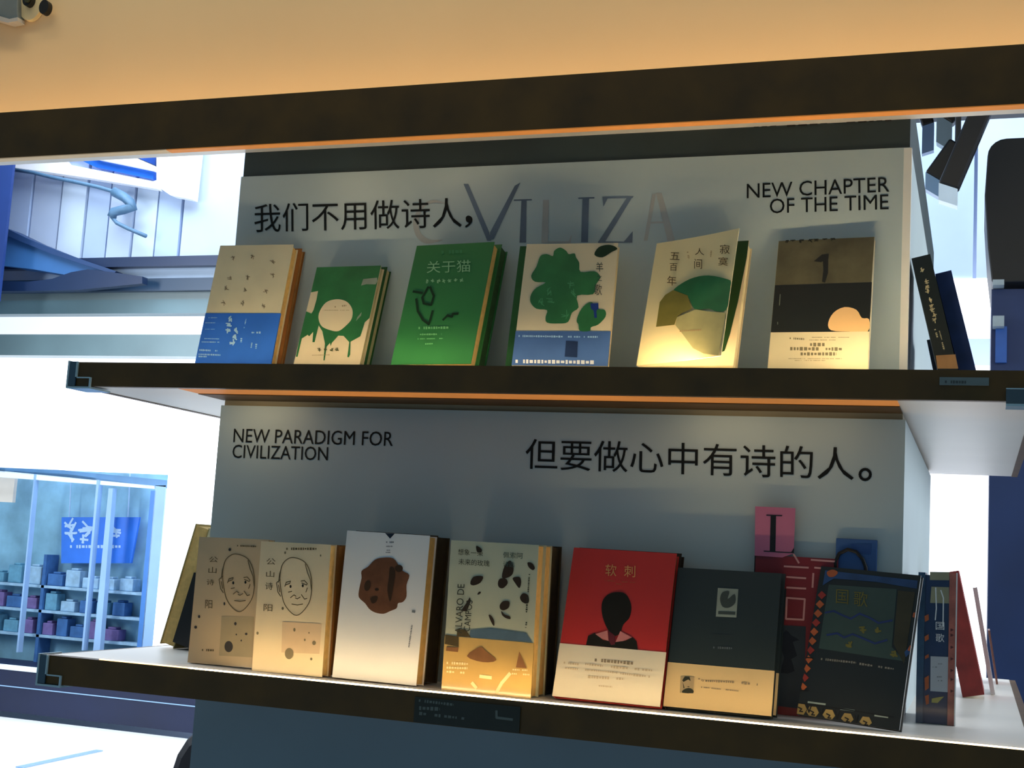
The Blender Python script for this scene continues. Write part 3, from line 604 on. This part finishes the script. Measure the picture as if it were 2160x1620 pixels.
s.polys('ink_dots', MC.get('ink_dot_soft') or mat('ink_dot_soft', (120, 108, 84), .6, .1), [ell(980, 1008, 30, 40), ell(1018, 838, 8, 13), ell(1158, 932, 13, 15), ell(1122, 860, 5, 6), ell(1092, 910, 6, 9), ell(1138, 1046, 8, 10), ell(935, 686, 8, 11), ell(952, 290, 6, 10), ell(756, 862, 8, 11), ell(1205, 310, 5, 8)], .0009)
s.text('title_lettering', m_pl, [('公', (820, 330), (885, 330), (818, 375)), ('山', (818, 418), (876, 420), (816, 462)), ('诗', (812, 500), (866, 503), (810, 552)), ('阳', (800, 655), (862, 658), (798, 705))])
s.dashes('top_lettering', m_pl, [(960, 262, 1175, 262, 18)])
book((-1.0382, 1.8192, 0, -1.7, -.4, .4, .1207, .1955), .022, zl, mat('cover_brown', (128, 84, 38), .6, .15), 'brown-edged copy standing behind the front bald-face book', GL, back=.0205, side=.003, pages=mat('page_brown', (150, 98, 44), .8, .1, 60))

f = (-.9009, 1.8155, 0, -.2, 2.9, -.4, .1356, .2168)
s = book(f, .028, zl, mat('cover_white', (228, 226, 226), .45, .02, 10, coat=.15), 'tall white book with a brown carved mask on the cover', GL, C6, pages=mat('page_gold', (226, 184, 112), .8, .1, 90))
s.polys('mask_print', mat('mask_brown', (104, 66, 44), .6, .25, 40), [smooth_closed([(1650, 325), (1720, 330), (1760, 380), (1790, 420), (1835, 450), (1815, 520), (1815, 600), (1790, 640), (1755, 650), (1745, 685), (1700, 705), (1650, 725), (1590, 715), (1550, 690), (1520, 650), (1475, 605), (1480, 540), (1495, 470), (1495, 420), (1540, 390), (1590, 340)], 3)])
s.polys('mask_shading_print', mat('mask_dark', (56, 38, 22), .6, .2), [ell(1762, 402, 28, 26), ell(1538, 525, 22, 38, .2), smooth_closed([(1700, 390), (1735, 420), (1720, 540), (1700, 640), (1680, 560), (1690, 470)], 3), smooth_closed([(1560, 610), (1610, 600), (1600, 640), (1570, 650)], 3), ell(1605, 552, 14, 10)], .0009)
s.polys('ribbon_print', mat('navy_ink', (26, 38, 56), .6, .1), [[(1663, 147), (1732, 145), (1698, 190)]])
m_gi = mat('grey_ink', (108, 112, 120), .6, .1)
s.dashes('top_lettering', m_gi, [(1672, 215, 1725, 215, 12), (1672, 245, 1718, 245, 10), (1675, 272, 1700, 272, 8), (1668, 288, 1700, 288, 8)])
s.dashes('side_lettering', m_gi, [(1868, 700, 1858, 755, 30), (1855, 805, 1832, 965, 12)])
book(f, .048, zl, mat('cover_umber', (70, 56, 34), .6, .15), 'dark umber book standing directly behind the tall white mask book', GL, back=.0285, side=.001, pages=mat('page_umber', (58, 48, 30), .8, .2, 60))

f = (-.7234, 1.8110, 0, -1.6, -.3, 0, .1352, .2132)
C7 = (900, 1100, .2839)
s = book(f, .028, zl, mat('cover_sage', (190, 188, 160), .4, .05, 14, coat=.3), 'sage grey book scattered with dark leaves above a glossy tan band', GL, C7, pages=MC['page_gold'])
m_leaf = mat('leaf_umber', (50, 36, 24), .6, .15)
LV = [[(370, 180), (410, 205), (405, 230), (375, 225)], [(560, 415), (580, 330), (620, 290), (645, 330), (640, 390), (600, 418)], [(325, 460), (350, 410), (420, 408), (400, 455), (350, 475)], [(530, 460), (545, 425), (590, 425), (603, 460), (570, 495), (540, 490)], [(640, 420), (690, 412), (703, 450), (690, 495), (660, 460)], [(750, 305), (785, 310), (805, 345), (790, 362), (760, 340)], [(695, 560), (720, 532), (755, 550), (760, 600), (735, 610), (705, 592)], [(545, 620), (570, 592), (615, 595), (610, 640), (575, 660), (548, 650)], [(556, 665), (580, 690), (620, 705), (622, 725), (590, 718), (562, 695)], [(462, 700), (475, 695), (500, 730), (505, 772), (490, 765)], [(378, 542), (390, 522), (405, 524), (395, 540)]]
s.polys('leaf_print', m_leaf, [smooth_closed(l, 3) for l in LV] + [[(255, 665), (300, 600), (322, 562), (330, 590), (300, 668)]])
m_dk = mat('dark_print', (52, 54, 44), .6, .1)
s.text('title_lettering', m_dk, [('想象', (235, 203), (322, 207), (235, 248)), ('一朵', (330, 212), (420, 216), (330, 255)), ('未来的玫瑰', (240, 275), (470, 290), (238, 320))])
s.text('author_lettering', mat('teal_ink', (60, 84, 80), .6, .1), [('佩索阿', (570, 226), (716, 234), (570, 270)), ('诗选', (570, 295), (655, 300), (569, 335))])
s.text('vertical_lettering', m_dk, [('ALVARO DE', (210, 830), (232, 465), (262, 832)), ('CAMPOS', (275, 815), (298, 585), (322, 818))])
s.dashes('side_lettering', m_dk, [(765, 390, 755, 530, 12), (750, 560, 742, 690, 14), (745, 730, 738, 790, 14)])
s.polys('blue_hill_print', mat('hill_slate', (76, 98, 116), .6, .15), [[(325, 805), (480, 792), (740, 828), (785, 895), (320, 862)]])
s.polys('dark_base_print', mat('base_olive', (74, 62, 38), .6, .2), [[(228, 800), (290, 800), (330, 860), (225, 852)], [(138, 840), (240, 855), (240, 930), (135, 910)]], .0008)
band(s, (140, 848), mat('band_tan_gloss', (200, 162, 92), .25, .12, 12, coat=.6))
s.polys('band_picture', mat('band_brown', (134, 88, 46), .5, .2), [smooth_closed([(300, 1000), (400, 930), (440, 960), (520, 1030), (420, 1045)], 3), [(690, 965), (745, 1090), (665, 1085)], [(150, 930), (240, 935), (235, 970), (145, 960)]], FB)
s.dashes('band_lettering', mat('cream_print', (236, 214, 160), .6, .02), [(150, 1050, 310, 1058, 20), (150, 1085, 305, 1090, 18), (150, 1115, 300, 1125, 18), (640, 1100, 750, 1105, 14), (635, 1130, 765, 1138, 14)], FB)
s.lines('band_glints', MC['cream_print'], [[(520, 1270), (560, 1200), (620, 1130)], [(340, 1200), (370, 1235)], [(400, 1150), (480, 1160)]], 22, FB)
book(f, .028, zl, MC['cover_sage'], 'second sage copy right behind the leaf-scattered book', GL, back=.0285, side=.001, pages=MC['page_gold'])
book(f, .040, zl, MC['cover_umber'], 'dark book at the back of the stack behind the leaf-scattered pair', GL, back=.0570, side=.002, pages=MC['page_umber'])

f = (-.5601, 1.8201, 0, -1.3, 15.9, -.2, .1534, .2164)
s = book(f, .016, zl, mat('cover_red', (196, 46, 42), .5, .06, 9), 'red book with a faceless black-haired girl above a white band', GL, C7, pages=mat('page_dim', (120, 92, 60), .8, .1, 60))
s.text('title_lettering', mat('gold_print', (214, 160, 96), .5, .1), [('软', (1330, 318), (1412, 322), (1328, 405)), ('刺', (1470, 326), (1552, 330), (1468, 412))])
s.dashes('subtitle_lettering', mat('dull_gold', (168, 96, 66), .6, .1), [(1325, 440, 1400, 445, 9), (1410, 465, 1450, 468, 9), (1450, 450, 1550, 455, 7)])
s.polys('dark_figure_print', mat('hair_black', (30, 28, 22), .6, .15), [smooth_closed([(1410, 525), (1480, 540), (1520, 620), (1510, 710), (1460, 770), (1440, 830), (1390, 850), (1340, 790), (1305, 690), (1305, 600), (1345, 545)], 4), [(1185, 918), (1200, 850), (1250, 828), (1310, 880), (1400, 898), (1480, 885), (1530, 860), (1560, 890), (1570, 955)]], .0006)
s.polys('collar_print', mat('collar_pink', (214, 132, 130), .6, .08), [[(1255, 838), (1345, 810), (1352, 888), (1300, 870)], [(1440, 815), (1527, 862), (1460, 890), (1405, 896)]], .0009)
s.polys('plait_print', mat('plait_plum', (96, 36, 46), .6, .1), [[(1350, 810), (1400, 850), (1400, 915), (1372, 920), (1352, 880)]], .001)
band(s, (988, 904), mat('band_white', (234, 222, 200), .6, .02, 12))
m_gy = mat('warm_grey_print', (150, 132, 108), .6, .1)
s.dashes('band_headline', m_gy, [(1250, 1030, 1535, 1055, 26)], FB)
s.dashes('band_lettering', mat('pale_grey_print', (206, 186, 156), .6, .05), [(1020, 1050, 1130, 1062, 18), (1180, 1060, 1310, 1075, 18), (1370, 1080, 1690, 1110, 20), (1030, 1090, 1420, 1125, 16), (1440, 1130, 1660, 1155, 18), (1200, 1155, 1470, 1172, 22), (1280, 1222, 1380, 1230, 14)], FB)
book(f, .018, zl, mat('cover_black_brown', (46, 36, 26), .6, .1), 'dark second copy right behind the red girl-portrait book', GL, back=.0165, side=.003, pages=MC['page_umber'])

f = (-.4029, 1.8251, 0, -.6, 16.2, .1, .1452, .1960); C8 = (1380, 1040, .3611)
s = book(f, .018, zl, mat('cover_charcoal', (40, 50, 52), .5, .1, 10), 'charcoal book with a small grey stamp picture and wide cream band', GL, C8, pages=mat('page_grey', (60, 62, 58), .8, .1, 60))
s.polys('stamp_picture', mat('stamp_grey', (150, 160, 148), .5, .1, 30), [[(372, 555), (492, 562), (480, 728), (360, 722)]])
s.polys('stamp_figure', mat('stamp_dark', (64, 72, 68), .5, .1), [smooth_closed([(400, 580), (440, 575), (430, 620), (470, 590), (475, 640), (440, 670), (400, 665), (385, 620)], 3), [(375, 690), (475, 695), (474, 712), (374, 708)]], .0009)
s.dashes('small_lettering', mat('slate_ink', (104, 112, 116), .6, .1), [(345, 903, 455, 908, 14)])
s.lines('emblem', mat('slate_dim', (56, 64, 68), .6, .1), [[(385, 770), (405, 790), (430, 772)], [(330, 830), (460, 836)]], 5)
band(s, (85, 988), mat('band_buff', (226, 196, 146), .6, .03, 12))
s.polys('portrait_photo', mat('photo_tan', (178, 156, 120), .5, .05), [[(155, 1070), (232, 1074), (230, 1172), (150, 1168)]], FB)
s.polys('portrait_figure', m_dk, [[(165, 1095), (180, 1072), (208, 1075), (214, 1100), (200, 1090), (172, 1105)], smooth_closed([(165, 1168), (172, 1150), (200, 1140), (225, 1148), (229, 1170)], 2), [(168, 1105), (178, 1140), (172, 1142)], [(190, 1132), (206, 1130), (206, 1136)]], FB + .0002)
s.dashes('band_lettering', MC['warm_grey_print'], [(260, 1085, 290, 1100, 10), (300, 1098, 470, 1106, 13), (510, 1110, 605, 1120, 16), (275, 1135, 495, 1158, 9)], FB)
s = book(f, .017, zl, MC['cover_charcoal'], 'second charcoal copy with cream band behind the charcoal book', GL, back=.0185, side=.003, pages=MC['page_grey'])
s.conv = C8; band(s, (95, 1000), MC['band_buff'])

# patterned tote-like album
f = (-.2283, 1.8564, 0, -14.73, 15.24, -2.12, .1392, .2059)
s = book(f, .012, zl, mat('album_black', (30, 30, 28), .35, .15, 14, coat=.35), 'dark album with orange diamond border and loop handle, near the right end', GL, C8, pages=mat('page_plastic', (226, 232, 236), .5, .04, 90))
s.polys('teal_field_print', mat('album_teal', (54, 72, 68), .4, .15, 12, coat=.3), [[(1020, 535), (1418, 562), (1388, 900), (1470, 985), (962, 908)]], .0004)
s.polys('right_border_print', mat('album_olive', (56, 52, 34), .4, .3, 20), [[(1425, 570), (1525, 580), (1460, 1000), (1398, 880)]], .0005)
m_or = mat('diamond_orange', (176, 92, 52), .5, .2, 30); m_rd = mat('diamond_red', (150, 50, 44), .5, .2)
dq = []; dr = []
for i in range(11):
    t = (i + .5) / 11; x = 985 + (862 - 985) * t; y = 570 + (1160 - 570) * t; (dq if i % 3 else dr).append([(x, y - 25), (x + 26, y), (x, y + 25), (x - 24, y)])
s.polys('diamond_border_print', m_or, dq, .0007); s.polys('red_diamond_print', m_rd, dr, .0007)
m_hx = mat('hexagon_sand', (156, 134, 82), .5, .2, 30)
hx = [(855, 1262), (925, 1282), (1020, 1300), (1128, 1322), (1235, 1342)]
s.polys('hexagon_border_print', m_hx, [[(x - 36, y - 4), (x - 16, y - 36), (x + 22, y - 32), (x + 38, y + 2), (x + 18, y + 34), (x - 22, y + 28)] for x, y in hx], .0007)
s.lines('border_lines', m_black, [[(835, 1225), (1100, 1262), (1400, 1310)], [(830, 1150), (905, 1155)], [(880, 960), (930, 965)]] + [[(x + 38, y - 30), (x + 50, y + 20), (x + 66, y - 24)] for x, y in hx[:-1]] + [[(x - 12, y - 10), (x + 8, y), (x - 4, y + 14), (x + 14, y + 16)] for x, y in hx], 6, .0009)
m_b7 = mat('album_blue', (36, 68, 120), .4, .3, 25, coat=.3)
s.polys('blue_corner_print', m_b7, [[(1000, 452), (1540, 512), (1535, 560), (1300, 520), (1050, 500), (985, 540)], [(1490, 900), (1500, 940), (1470, 960), (1462, 930)]], .0006)
s.polys('orange_spot_print', m_or, [smooth_closed([(1010, 462), (1045, 448), (1075, 465), (1050, 490), (1020, 488)], 3), [(1495, 890), (1520, 895), (1500, 925), (1480, 920)], [(1515, 700), (1545, 700), (1530, 730), (1510, 725)]], .0009)
s.lines('wave_print', mat('wave_blue', (34, 52, 110), .5, .2), [[(1000, 700), (1050, 690), (1100, 715), (1150, 735), (1200, 705), (1260, 730), (1310, 760), (1390, 745)], [(1010, 830), (1070, 820), (1110, 845), (1160, 825), (1220, 850), (1290, 880), (1360, 860)]], 9, .0007)
s.text('title_lettering', mat('title_olive', (104, 100, 44), .5, .2), [('国', (1065, 562), (1137, 568), (1062, 645)), ('歌', (1168, 572), (1250, 580), (1165, 660))])
s.scrib('emblem_print', MC['title_olive'], [(1215, 795), (1305, 800), (1140, 890), (1400, 940)], 34, 8, .0008)
s.dashes('band_lettering', mat('dim_white', (130, 130, 126), .6, .1), [(975, 970, 1180, 992, 14), (1200, 998, 1410, 1030, 14)], .0008)
s.lines('lower_glints', mat('glint_grey', (150, 166, 164), .2, .1), [[(900, 1222), (1000, 1235)], [(1090, 1262), (1170, 1272)], [(1290, 1300), (1365, 1310)]], 8, .0008)
hp = [(1763, 1206), (1762, 1186), (1770, 1168), (1788, 1159), (1806, 1164), (1820, 1180), (1826, 1196), (1828, 1214)]
hy = s.o.y + s.v.y * s.h * .97 + .004
MB().tube([at(x, y, hy) for x, y in hp], .0025, 8).build('loop_handle', m_black, s.parent, smooth=True)

# thick boxed volume, spine towards the viewer
C9 = (1880, 1180, .2716)
f = (-.0804, 1.9752, 0, .95, 0, .2, .0515, .2066)
t = thing('boxed_volume', 'thick navy boxed volume with spine outwards, white label and plastic wrap', 'book', (-.08, 1.975, zl), GL)
U, Vv, N, B = axes(.95, 0, 0); o = V((-.0804, 1.9752, zl))
def sp_box(u0, u1, b0, b1, v0, v1, m, nm, bev=0): return MB().prism([o + U * u + B * b + Vv * v0 for u, b in ((u0, b0), (u1, b0), (u1, b1), (u0, b1))], Vv * (v1 - v0)).build(nm, m, t, bev)
sp_box(.0095, .0415, .001, .13, 0, .2035, mat('spine_navy', (34, 52, 92), .3, .2, 12, coat=.5), 'spine_block')
sp_box(0, .0094, -.001, .132, 0, .2066, mat('side_blue', (46, 74, 104), .3, .35, 40, coat=.5), 'cover')
sp_box(.0416, .0515, -.001, .132, 0, .2080, mat('side_salmon', (170, 96, 84), .35, .35, 50, coat=.5), 'cover')
sp_box(.0505, .0522, -.004, .132, 0, .2085, mat('wrap_white', (236, 240, 242), .2, .02, coat=.5), 'plastic_wrap')
s = Surf(o + B * (-.0002), U, Vv, -B, t, C9)
s.polys('spine_panels', mat('spine_sand', (150, 148, 120), .4, .1, 20, coat=.4), [[(300, 96), (452, 98), (450, 162), (300, 160)], [(312, 212), (448, 216), (452, 342), (302, 338)]], .0002)
s.polys('spine_sticker', mat('sticker_white', (176, 184, 196), .4, .03), [[(305, 752), (450, 758), (448, 1032), (303, 1022)]], .0003)
s.dashes('sticker_lettering', MC['grey_ink'], [(322, 836, 356, 836, 9), (362, 812, 395, 812, 6), (355, 912, 392, 912, 10), (362, 942, 372, 942, 8), (385, 942, 398, 942, 8)], .0005)
s.text('spine_title', MC['white_print'], [('国', (345, 485), (412, 488), (345, 545)), ('歌', (345, 575), (412, 578), (345, 640))], .0004)
s.lines('wrap_glints', MC['white_print'], [[(345, 220), (350, 380), (342, 470)], [(385, 240), (405, 300), (402, 520)]], 9, .0004)
s.polys('gold_glint', mat('glint_gold', (170, 160, 90), .4, .1), [[(315, 1080), (380, 1068), (410, 1065), (360, 1115), (312, 1112)]], .0003)  # golden glint on the wrap, painted as a flat patch
s2 = Surf(o + B * (-.0012), U, Vv, -B, t, C9)
s2.polys('side_pattern', m_or, [[(258, 440), (290, 425), (292, 470), (262, 485)], [(258, 600), (290, 580), (292, 620), (262, 638)], [(262, 750), (290, 735), (292, 760), (262, 775)], [(258, 920), (292, 900), (292, 1000), (262, 1020)], [(262, 1060), (292, 1050), (292, 1120), (270, 1130)]], .0003)
s2.polys('side_notches', mat('notch_plum', (92, 40, 44), .4, .1), [[(460, y), (486, y + 12), (460, y + 26)] for y in (535, 575, 670, 760, 850, 920, 1010)], .0003)

# leaning books with spine to the viewer
def spine_book(x, y, z, roll, wd, h, depth, m_sp, label, group, pages, fore=False):
    U, Vv, N, B = axes(0, 0, roll); rr = math.radians(roll)
    o = V((x, y, z + max(0, -wd * math.sin(rr))))
    t = thing('book', label, 'book', tuple(o), group); c = .0018
    pr = [(0, 0), (wd, 0), (wd, depth), (wd - c, depth), (wd - c, c), (c, c), (c, depth), (0, depth)]
    if fore: pr = [(u, depth - b) for u, b in pr][::-1]
    MB().prism([o + U * u + B * b for u, b in pr], Vv * h).build('cover', m_sp, t)
    MB().prism([o + U * u + B * b + Vv * .003 for u, b in (((c, .003), (wd - c, .003), (wd - c, depth - c), (c, depth - c)) if fore else ((c, c), (wd - c, c), (wd - c, depth - .004), (c, depth - .004)))], Vv * (h - .006)).build('page_block', pages, t)
    return Surf(o, U, Vv, -B, t), o, U, Vv, B
GR = 'books leaning on the right rim of the upper shelf'; GRL = 'books leaning on the right rim of the lower shelf'
m_u7 = mat('spine_black', (22, 28, 26), .45, .15)
s, o, U, Vv, B = spine_book(-.0528, 1.9429, zu, 13.45, .0262, .1910, .13, m_u7, 'black leaning book with gilt spine title and tan foot, right rim of upper shelf', GR, mat('page_pale2', (196, 206, 216), .7, .05))
s.conv = (1900, 500, .18519)
s.scrib('spine_lettering', mat('spine_gilt', (196, 180, 140), .4, .1), [(248, 370), (290, 510), (300, 570), (312, 620), (338, 725), (350, 790), (360, 840), (378, 895), (388, 945)], 44, 11)
s.dashes('spine_small_lettering', MC['spine_gilt'], [(390, 1050, 420, 1150, 22), (440, 1070, 468, 1170, 14), (472, 1200, 495, 1285, 20)])
s.polys('tan_foot_print', mat('foot_tan', (180, 132, 82), .5, .2), [[(400, 1350), (622, 1336), (655, 1500), (418, 1500)]], .0005)
spine_book(-.0238, 1.9715, zu, 13.8, .0225, .1740, .13, mat('spine_deep_blue', (26, 44, 96), .4, .35, 30), 'deep blue leaning book outermost on the right rim of the upper shelf', GR, MC['page_pale2'])
spine_book(-.0600, 2.0900, zu, 12, .010, .095, .07, mat('spine_slate', (40, 50, 66), .5, .2), 'small dark booklet in the gap under the black leaning book', GR, MC['page_pale2'])
spine_book(-.024, 2.470, zl, 12.3, .036, .2130, .14, mat('spine_red', (142, 40, 34), .45, .35, 28), 'red hardback leaning beside the navy boxed volume', GRL, mat('page_yellow', (230, 220, 170), .7, .05))
spine_book(.0225, 2.580, zl, 10.0, .0075, .190, .13, mat('cover_snow', (240, 240, 240), .5, .02), 'thin white book leaning against the red hardback', GRL, m_page)
spine_book(.0345, 2.860, zl, 9.0, .004, .105, .10, mat('cover_clay', (150, 96, 84), .5, .1), 'thin clay-coloured booklet at the far end of the right rim', GRL, m_page)
s, o, U, Vv, B = spine_book(-1.3540, 2.045, zl, -13.6, .0300, .2180, .13, mat('cover_olive_wrap', (166, 146, 92), .3, .2, coat=.3), 'tan book leaning on the left rim of the lower shelf', 'books on the left rim of the lower shelf', m_page, fore=True)
spine_book(-1.3185, 2.030, zl, -14.0, .055, .125, .13, mat('cover_black_plum', (24, 20, 20), .4, .2), 'black book leaning between the tan book and the island on the left rim', 'books on the left rim of the lower shelf', MC['page_umber'])

# thin upright cards behind the row
rb = thing('red_booklet', 'tall dark red booklet with white line lettering standing behind the charcoal book', 'booklet', (-.24, 1.912, zl))
MB().box((-.2985, 1.908, zl), (-.1845, 1.916, .0215)).build('cover', mat('booklet_red', (128, 30, 40), .5, .12, 9), rb)
s = Surf((0, 1.908, 0), (1, 0, 0), (0, 0, 1), (0, -1, 0), rb, C8)
m_pk = mat('pink_print', (206, 150, 150), .6, .05)
s.lines('line_lettering', m_pk, [[(815, 358), (845, 408)], [(760, 428), (900, 436)], [(775, 490), (885, 498)], [(775, 552), (885, 558)], [(918, 390), (1055, 400)], [(938, 436), (985, 440)], [(775, 612), (880, 620), (872, 740), (770, 735), (775, 612)], [(930, 470), (925, 550)]], 10)
s.polys('navy_print', mat('booklet_navy', (56, 66, 78), .6, .25, 12), [[(573, 760), (886, 780), (874, 1262), (566, 1225)]])
s.polys('tree_print', mat('tree_navy', (30, 38, 52), .6, .1), [smooth_closed([(770, 800), (800, 830), (850, 860), (810, 870), (835, 950), (800, 970), (820, 1040), (740, 1050), (760, 960), (730, 870)], 2)], .001)
MB().box((-.3000, 1.909, -.02), (-.2988, 1.916, .0215)).build('edge', m_black, rb)
pc = thing('pink_card', 'small pink card with a large serif letter above the dark red booklet', 'card', (-.274, 1.906, .02))
MB().prism([at(x, y, 1.9065) for x, y in ((1593, 1068), (1678, 1072), (1674, 1167), (1650, 1176), (1592, 1172))], (0, .001, 0)).build('card_sheet', mat('card_pink', (196, 116, 148), .6, .1, 10), pc)
s = Surf((0, 1.9065, 0), (1, 0, 0), (0, 0, 1), (0, -1, 0), pc, C8)
s.polys('letter_print', m_black, [[(680, 130), (712, 130), (708, 342), (675, 342)], [(655, 126), (748, 129), (748, 135), (655, 132)], [(640, 336), (800, 346), (818, 318), (816, 352), (640, 342)]], .0004)
bc = thing('blue_booklet', 'plain blue booklet standing behind the patterned album', 'booklet', (-.16, 1.916, zl))
MB().box((-.1885, 1.912, zl), (-.133, 1.9195, .0505)).build('cover', mat('booklet_blue', (62, 96, 150), .55, .1, 10), bc, .001)
s = Surf((0, 1.912, 0), (1, 0, 0), (0, 0, 1), (0, -1, 0), bc, C8)
s.polys('title_patch', mat('patch_blue', (42, 78, 140), .5, .1), [[(1150, 298), (1268, 296), (1264, 356), (1160, 350)]])
